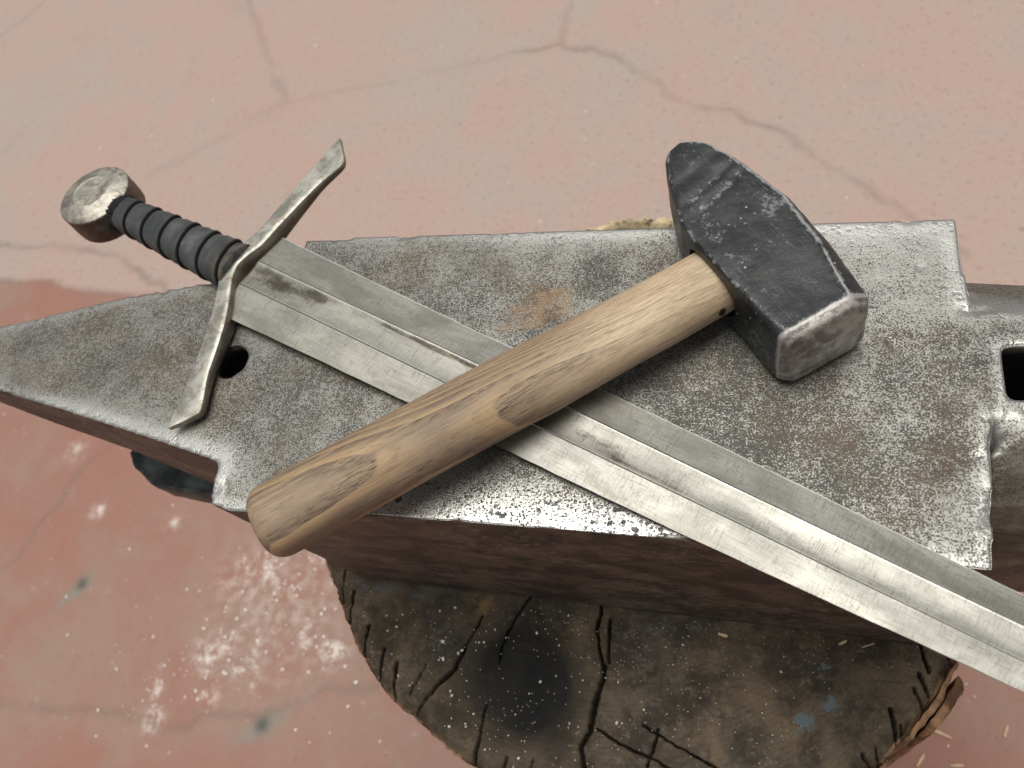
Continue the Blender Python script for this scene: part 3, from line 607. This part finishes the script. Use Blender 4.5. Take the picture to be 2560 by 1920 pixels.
    P += (fbm(P, 120, 4, 2) * .00014)[..., None] * np.stack([0 * T, np.cos(T), np.sin(T)], -1)
    P[:, :, 2] += .0012
    V, F = loft(P); gro = np.r_[np.exp(-(seam / .0007) ** 4).ravel(), 0, 0]
    dust = np.r_[(sm(U, -.026, -.013) * .45 + .12 * sm(ph, .10, .02)).ravel(), 0, 0]
    mk('grip', V, F, M_GRIP, root, local=True, attrs=dict(groove=gro, dust=np.clip(dust, 0, 1)))
    # pommel: thick wheel with bevelled faces and a raised centre disc; frayed leather collar where the grip meets it
    prof = [(0, 10.9), (5, 11.0), (10.6, 11.0), (11.3, 11.12), (11.9, 10.95), (14, 10.4), (17, 9.6), (20.2, 8.7), (21.2, 8.35), (21.8, 8.0), (22.1, 7.4), (22.1, 3), (22.2, -2), (22.1, -7), (21.8, -9.2), (21.2, -10.2), (17, -11.4), (11, -12.6), (0, -12.8)]
    pr = []
    for p_, q_ in zip(prof[:-1], prof[1:]):
        for t in np.linspace(0, 1, 5, endpoint=False): pr.append((p_[0] + (q_[0] - p_[0]) * t, p_[1] + (q_[1] - p_[1]) * t))
    pr.append(prof[-1]); pr = np.array(pr) * .001; rr, zz = pr[:, 0], pr[:, 1]
    th = np.linspace(0, 2 * math.pi, 160, endpoint=False); A = np.stack([rr[:, None] * np.cos(th), rr[:, None] * np.sin(th), zz[:, None] + 0 * th], -1)
    A[(0, -1), :, :2] += 1e-5 * np.stack([np.cos(th), np.sin(th)], -1)
    A += (fbm(A, 60, 12, 3) * .00009)[..., None]
    A = A + np.array((-.1362, 0, .0005)); V, F = loft(A); nrg = len(rr); side = np.r_[np.repeat(sm(zz, .0079, .0073) * 1., 160), 0, 0]
    ids = np.zeros(nrg, np.int32)
    for k in (15, 45, 50, 75): ids[k] = k
    mk('pommel', V, [f[::-1] for f in F], M_POM, root, local=True, attrs=dict(side=side), sharp=np.r_[np.repeat(ids, 160), 0, 0])
    V = []; F = []
    m = 260; th = np.linspace(0, 2 * math.pi, m, endpoint=False); rg = []
    for s_, uu in ((1.0, -.1105), (1.12, -.1125), (1.16, -.1155), (1.02, -.1185), (.8, -.121)):
        q = np.column_stack([np.cos(th), np.sin(th), np.full(m, uu * 40)]); k = s_ + .13 * fbm(q, 12, 3, 3)
        rg.append(np.column_stack([np.full(m, uu) + .0014 * fbm(q, 16, 9, 2), .0098 * k * np.cos(th), .0082 * k * np.sin(th) + .0012]))
    V, F = loft(np.array(rg)); mk('collar', V, F, M_GRIP, root, local=True, attrs=dict(groove=np.full(len(V), .75), dust=np.zeros(len(V))))['label'] = 'frayed dark leather end against the pommel'
build_sword()

# ================================================================== hammer
HO = Vector((-.005, .222, FZ)); HA = math.atan2(-.811, .585)     # local x = towards the striking face, local y = away from the handle
def build_hammer():
    root = empty('hammer', HO, 'black forged cross peen hammer with pale wooden handle laid over the blade', 'hammer', rot=(0, 0, HA))
    left = [(-60.6, -1), (-60, -5), (-58.5, -8), (-56, -10.5), (-50, -13.5), (-39.5, -17.8), (-31, -20.6), (-23, -23.2), (-10.7, -24.8), (0, -25), (19, -24.3), (32, -24.2), (40, -24.2), (46, -24.2)]
    rightO = [(-60.6, 1), (-59.6, 4), (-57, 7.2), (-51.8, 9.8), (-40.8, 13.3), (-23.3, 16.6), (-7.7, 18.6), (4.5, 18.6), (15, 17.7), (22, 17.2), (32, 16.4), (40, 15.6), (46, 15.2)]
    rightT = [(-60.6, 1), (-57, 5.6), (-51.8, 8.4), (-40.8, 11.3), (-23.3, 14.4), (-7.7, 16.2), (4.5, 14.6), (21.7, 12.2), (36.9, 8.6), (46, 6.3)]
    leftT = [(-60.6, -1), (-59, -6.5), (-56, -9), (-39.5, -16.6), (-23, -22.4), (-10.7, -23.9), (0, -24), (19, -22.8), (32, -22.2), (46, -21.2)]
    ip = lambda a, L: np.interp(a, [p[0] for p in L], [p[1] for p in L])
    av = np.r_[-60.6 + 3 * (1 - np.cos(np.linspace(0, math.pi / 2, 14))), np.linspace(-57.2, 45.5, 170)]
    rings = []; Ht = 36.
    def section(a, sx=1., sz=1., ch=0.):
        l, r, lt, rt = ip(a, left), ip(a, rightO), ip(a, leftT), ip(a, rightT); cb = (l + r) / 2
        cl = max(.6, lt - l) + ch; cr = max(.8, r - rt) + ch
        zl = 1.6 + .7 * cl * .6; zr = 2.0 + cr * .55
        k = [(lt + ch, Ht), (rt - ch, Ht), (r, Ht - zr - ch), (r, 4 + ch), (r - 4 - ch, 0), (l + 4 + ch, 0), (l, 4 + ch), (l, Ht - zl - ch)]
        pts = []
        for i in range(8):
            p, q = np.array(k[i], float), np.array(k[(i + 1) % 8], float); nn = (22, 6, 14, 5, 16, 5, 18, 4)[i]
            for t in np.linspace(0, 1, nn, endpoint=False): pts.append(p + (q - p) * t)
        pts = np.array(pts)
        for _ in range(2): pts = (np.roll(pts, 1, 0) + 2 * pts + np.roll(pts, -1, 0)) / 4
        c = np.array((cb, Ht / 2)); pts = c + (pts - c) * np.array((sx, sz)); return pts
    def addring(a, pts, tilt=0.): rings.append(np.column_stack([np.full(len(pts), a) + tilt, pts[:, 0], pts[:, 1]]))
    for i, a in enumerate(av):
        # the peen end is rounded in height as well
        sz = 1 - .07 * max(0, (-50 - a) / 10.6) ** 2
        addring(a, section(a, 1, sz))
    nbody = len(rings)
    sec = section(45.5)
    for s_, a in ((.985, 46.6), (.955, 47.8), (.915, 49.0), (.875, 49.9), (.82, 50.6), (.7, 51.1), (.5, 51.5), (.3, 51.7), (.1, 51.8)):
        p = section(45.5); c = np.array(((p[:, 0].max() + p[:, 0].min()) / 2, Ht / 2)); mx = np.array((1., 1.))
        # inset by a near constant width so the bevel round the face is even
        q = c + (p - c) * s_; addring(a, q)
    A = np.array(rings) * .001
    V, F = loft(A); n, m = A.shape[:2]
    a_, b_, z_ = V[:, 0] * 1000, V[:, 1] * 1000, V[:, 2] * 1000
    topm = sm(z_, 34, 35.8)
    # forged dents across the top near the peen, soft dish near the face
    dz = np.zeros(len(V))
    for c0, sl, wd, dp in ((-33, .30, 2.4, .85), (-26, .32, 3.6, 1.1), (-43, .25, 2.5, .5)):
        dz -= dp * np.exp(-((a_ + sl * b_ - c0) / wd) ** 2) * sm(b_, -22, -12) * (.75 + .4 * vn(V, 60, 7))
    dz -= .7 * np.exp(-((a_ - 33) / 12) ** 2 - ((b_ + 7) / 11) ** 2) + .35 * sm(a_, -40, -60)
    V[:, 2] += dz * topm * .001
    V += (fbm(V, 55, 5, 4) * .0006 + fbm(V, 260, 25, 3) * .00016)[:, None] * np.array((.5, .7, 1.)) * np.where(z_ < 2, 0, 1)[:, None]
    chp = np.clip(fbm(V, 150, 44, 3) - .12, 0, 1)
    face = sm(a_, 46.0, 47.0)
    ringi = np.r_[np.repeat(np.arange(n), m), 0, n]
    rt = ip(a_, rightT); lt = ip(a_, leftT); r_ = ip(a_, rightO); l_ = ip(a_, left)
    wear = np.zeros(len(V))
    wear = np.maximum(wear, np.exp(-((b_ - rt) / 1.3) ** 2) * sm(z_, 31, 34) * .85)
    wear = np.maximum(wear, np.exp(-((b_ - lt) / .8) ** 2) * sm(z_, 31, 34) * .5)
    wear = np.maximum(wear, np.exp(-((a_ - 46.4) / 1.1) ** 2) * 1.0)
    wear = np.maximum(wear, .55 * np.exp(-((a_ - 42) / 3.5) ** 2 - ((b_ - 6) / 3) ** 2) * topm)
    wear = np.maximum(wear, np.exp(-((b_ - r_) / 1.0) ** 2) * .45 * sm(z_, 27, 30))
    wear = np.maximum(wear, np.clip(.55 - np.abs(dz + .9), 0, 1) * .75 * topm * (a_ < 0))
    wear = np.maximum(wear, .55 * np.exp(-((a_ + 5) / 8) ** 2 - ((b_ - 9) / 6) ** 2) * topm); wear = np.maximum(wear, .4 * np.exp(-((a_ + 8) / 22) ** 2 - ((b_ + 16) / 5) ** 2) * topm)
    wear = np.maximum(wear, sm(a_, 47, 48.5) * sm(a_, 51, 49.6) * .75 * sm(z_, 22, 30))
    V0, F0 = V, F
    head = mk('head', V0, F0, M_HEAD, root, local=True, attrs=dict(wear=np.clip(wear, 0, 1), face=face))
    # eye: oval opening through which the handle passes
    e = np.linspace(0, 2 * math.pi, 48, endpoint=False)
    def oval(y, w_, h_, c): return [(c + w_ * math.copysign(abs(math.cos(t)) ** .8, math.cos(t)), y, .0190 + h_ * math.copysign(abs(math.sin(t)) ** .8, math.sin(t))) for t in e]
    Vc, Fc = loft(np.array([oval(-.040, .0178, .0125, .0012), oval(-.008, .0160, .0115, .0012)])); cu = mk('eyecut', Vc, Fc, M_HEAD, root, local=True)
    bm = bmesh.new(); bm.from_mesh(cu.data); bmesh.ops.recalc_face_normals(bm, faces=bm.faces); bm.to_mesh(cu.data); bm.free()
    bm = bmesh.new(); bm.from_mesh(head.data); bmesh.ops.recalc_face_normals(bm, faces=bm.faces); bm.to_mesh(head.data); bm.free()
    md = head.modifiers.new('b', 'BOOLEAN'); md.operation = 'DIFFERENCE'; md.object = cu; md.solver = 'EXACT'
    bpy.context.view_layer.update(); me = evaluated(head); head.modifiers.clear(); me.name = 'head'; head.data = me; bpy.data.objects.remove(cu)
    me.polygons.foreach_set('use_smooth', np.ones(len(me.polygons), bool))
    try:
        me.set_sharp_from_angle(angle=R(50))
    except Exception: pass
    # handle, from inside the eye out to its rounded butt (built in world plan, then taken into the hammer's frame)
    p0 = np.array((-.0222, .2085)); p1 = np.array((-.1910, .0858)); L = np.linalg.norm(p1 - p0); dr = (p1 - p0) / L; nn = np.array((dr[1], -dr[0])) * -1
    if nn[0] < 0: nn = -nn
    s = np.r_[np.linspace(-.014, L - .006, 320), L - .006 + .0075 * np.sin(np.linspace(0, math.pi / 2, 16))[1:]]
    hw = np.interp(s, [-.02, 0, .03, .09, .16, .20, .22], [14.4, 15.0, 15.3, 16.2, 16.3, 16.2, 15.8]) * .001
    hh = np.interp(s, [-.02, 0, .03, .09, .16, .21], [10.8, 11.2, 11.8, 12.8, 13.4, 13.4]) * .001
    cen = np.interp(s, [-.02, 0, .03, .08, .12, .16, .21], [0, 0, .4, .2, -.3, -.2, .5]) * .001
    e2 = np.clip((s - (L - .006)) / .0075, 0, 1); shrink = 1 - .30 * (1 - np.sqrt(np.clip(1 - e2 ** 2, 0, 1))) * 1.0
    zc = np.interp(s, [0, .09, L], [.0188, .0208, .0246])
    m = 120; th = np.linspace(0, 2 * math.pi, m, endpoint=False); c_, s_ = np.cos(th), np.sin(th)
    rings = []
    for i in range(len(s)):
        y = np.sign(c_) * np.abs(c_) ** .94 * hw[i] * shrink[i]; z = np.sign(s_) * np.abs(s_) ** .94 * hh[i] * shrink[i]
        q = np.column_stack([np.full(m, s[i]), y, z]); f = fbm(q * [.6, 1, 1], 60, 6, 3) * .00035
        y = y + f * c_; z = z + f * s_
        xy = p0 + dr * s[i] + nn * (cen[i] + y[:, None]); rings.append(np.column_stack([xy, FZ + zc[i] + z]))
    A = np.array(rings); V, F = loft(A)
    S = np.r_[np.repeat(s, m), s[0], s[-1]] * 1000; rel = V[:, :2] - p0; Nn = (rel @ nn) * 1000; Zr = (V[:, 2] - FZ - np.interp(S * .001, [0, .09, L], [.0188, .0208, .0246])) * 1000
    n0 = np.interp(S, [0, 55, 90, 130, 170, 210], [17, 15, 12, 8.5, 4.5, 3.0]); hwid = np.interp(S, [0, 90, 130, 175, 210], [6.5, 7.5, 8.5, 9.2, 11])
    Fv = .55 - .55 * (np.abs(Nn - n0) / hwid) ** np.where(Nn < n0, 2.3, 2.8) - 1.0 * np.exp(-((S - 131) / 30) ** 2) - .25 * np.exp(-((S - 20) / 40) ** 2) + np.minimum(Zr, 0) * .12
    Fv += .10 * vn(np.column_stack([S, Nn * 2, Zr * 2]), .03, 5) + .03 * vn(np.column_stack([S, Nn * 3, Zr * 3]), .15, 9)
    pale = sm(S + Nn * -1.1, 96, 28)
    knot = .85 * np.exp(-((S - 7) / 2.6) ** 2 - ((Nn - 15.6) / .9) ** 2) * (Zr > -6) + .5 * np.exp(-((S - 46) / 1.3) ** 2 - ((Nn + 4) / .9) ** 2) * (Zr > 0)
    Rr = np.array(Matrix.Rotation(HA, 3, 'Z')); Vl = (V - np.array(HO)) @ Rr          # world -> hammer frame
    # texture space must follow the grain: give the handle its own rotation
    h = bpy.data.objects.new('handle', None); bpy.data.objects.remove(h)
    ha = math.atan2(dr[1], dr[0]); Rh = np.array(Matrix.Rotation(ha, 3, 'Z')); org = np.array((p0[0], p0[1], FZ + .0188)); Vh = (V - org) @ Rh
    o = mk('handle', Vh, F, M_WOOD, root, local=True, attrs=dict(ring=Fv, pale=pale, knot=np.clip(knot, 0, 1)))
    o.matrix_parent_inverse = Matrix.Identity(4)
    o.location = Vector(((org - np.array(HO)) @ Rr).tolist()); o.rotation_euler = (0, 0, ha - HA)
build_hammer()

# ================================================================== crumbs, flakes and slivers
ico = bmesh.new(); bmesh.ops.create_icosphere(ico, subdivisions=1, radius=1); IV = np.array([v.co[:] for v in ico.verts]); IF = np.array([[v.index for v in f.verts] for f in ico.faces]); ico.free()
def lump(c, r, flat=.5, seed=0):
    k = 1 + .35 * vn(IV + seed * 3.7, 1.3, seed); a = seed * 1.7; v = IV * k[:, None] * r * np.array((1, .75, flat))
    ca, sa = math.cos(a), math.sin(a); v = np.column_stack([v[:, 0] * ca - v[:, 1] * sa, v[:, 0] * sa + v[:, 1] * ca, v[:, 2]]); return v + np.array(c) + np.array((0, 0, r * flat * .8))
def scatter(name, spots, mat, **t):
    V = []; F = []; b = 0
    for i, (c, r, fl) in enumerate(spots): V.append(lump(c, r, fl, i + 1)); F.append(IF + b); b += len(IV)
    o = mk(name, np.vstack(V), np.vstack(F), mat, smooth=False); tag(o, **t); return o
sp = []
for _ in range(130):
    x = RNG.normal(-.14, .065); y = RNG.uniform(.012, .108)
    if (x - CX) ** 2 + (y - CY) ** 2 < .183 ** 2: sp.append(((x, y, ST - .0006), float(RNG.choice([.00035, .0005, .0007], p=[.6, .3, .1])), .6))
for _ in range(160):
    x = RNG.uniform(-.24, .08); y = RNG.uniform(.012, .108)
    if (x - CX) ** 2 + (y - CY) ** 2 < .183 ** 2: sp.append(((x, y, ST - .0006), float(RNG.choice([.0003, .00045], p=[.7, .3])), .6))
scatter('stump_crumbs', sp, M_CRUMB, label='fine pale grit scattered over the charred stump top', cat='grit', kind='stuff')
big = [(-176.2, 82.9, 1.3), (-174, 73.4, 1.3), (-163.6, 79.5, 1.2), (-165.6, 77.6, 1.0), (-164.6, 54.8, 1.0), (-121.7, 94.2, 1.0), (-115.6, 68.6, .9), (-162.6, 38.7, 1.), (-71.7, 53.4, 1.1), (-207, 88, .9), (-212, 85, .8), (-173, 103, 1.), (-182, 100, .8), (-150, 47, .8), (-166, 57, .9), (-121, 29, .9), (-199, 61, .8), (-153, 40, .8), (9.4, 89.8, .9), (-105, 106, .8)]
for i, (x, y, r) in enumerate(big):
    o = mk('pale_crumb', lump((0, 0, 0), r * .001, .6, i + 50), IF, M_CRUMB, smooth=False); o.location = (x * .001, y * .001, ST - .0008)
    tag(o, 'small pale crumb, larger than the grit around it, on the charred stump top', 'crumb', 'pale crumbs on the stump top')
sp = []
def cl(cx, cy, sx, sy, n, rs):
    for _ in range(n): sp.append(((RNG.normal(cx, sx), RNG.normal(cy, sy), .0003), RNG.choice(rs), .3))
cl(-.70, .13, .045, .035, 42, [.001, .0015, .0025]); cl(-.68, .24, .05, .03, 26, [.001, .002]); cl(-.56, .16, .035, .02, 26, [.001, .0015, .0025]); cl(-.76, .09, .05, .03, 22, [.001, .0018]); cl(-.62, .26, .05, .03, 25, [.0015, .002])
cl(-.7, .1, .2, .12, 45, [.001, .0015, .0022]); cl(-.9, .3, .25, .2, 22, [.0012, .002]); cl(.0, 1.05, .25, .25, 26, [.0015, .0022]); cl(-.8, 1.2, .5, .25, 12, [.002, .003]); cl(.2, .14, .05, .06, 14, [.0008, .0012])
sp = [s_ for s_ in sp if math.hypot(s_[0][0] - CX, s_[0][1] - CY) > .22]
scatter('floor_flakes', sp, M_FLAKE, label='white mill scale flakes and grit strewn over the red floor', cat='flakes', kind='stuff')
def sliver(x, y, z, l, wd, ang, label, grp=None, nm='wood_sliver'):
    n = 8; rg = []
    for i, t in enumerate(np.linspace(0, 1, n)):
        ww = wd * .55 * (.85 + .15 * math.sin(7 * t + ang)) * (.6 if i in (0, n - 1) else 1) / 2; zz = .15 * l * (t - .5) ** 2
        rg.append([(l * (t - .5), -ww, zz), (l * (t - .5), ww * .9, zz), (l * (t - .5) + .0002, ww * .7, zz + wd * .45), (l * (t - .5), -ww * .8, zz + wd * .4)])
    V, F = loft(np.array(rg)); o = mk(nm, V, F, M_SLIV, smooth=False); o.location = (x * .001, y * .001, z); o.rotation_euler = (0, 0, R(ang)); tag(o, label, 'wood sliver', grp)
g = 'wood slivers on the floor by the stump'
sliver(181.5, 157.9, .0004, .022, .0065, -20, 'long tan wood sliver on the red floor just right of the torn bark', g); sliver(161.3, 127.5, .0004, .015, .006, 60, 'short upright tan wood sliver on the red floor at the bottom edge of the photo', g)
sliver(244.3, 167.9, .0004, .012, .005, 70, 'tan wood sliver on the red floor nearest the sword blade at the right edge', g); sliver(195.7, 128.2, .0004, .013, .005, 10, 'faint flat wood sliver on the red floor in the bottom right corner', g)
g2 = 'wood slivers on the stump top'
sliver(39, 107.9, ST - .0002, .0045, .0028, 30, 'stubby pale wood chip on the stump top against the anvil base', g2, 'wood_chip'); sliver(51, 108, ST - .0002, .0065, .0013, 25, 'thin straw coloured splinter on the stump top against the anvil base', g2, 'wood_splinter')
sliver(-20.4, 104.8, ST - .0002, .005, .003, -10, 'small pale chip on the stump top below the middle of the anvil side', g2, 'wood_chip')
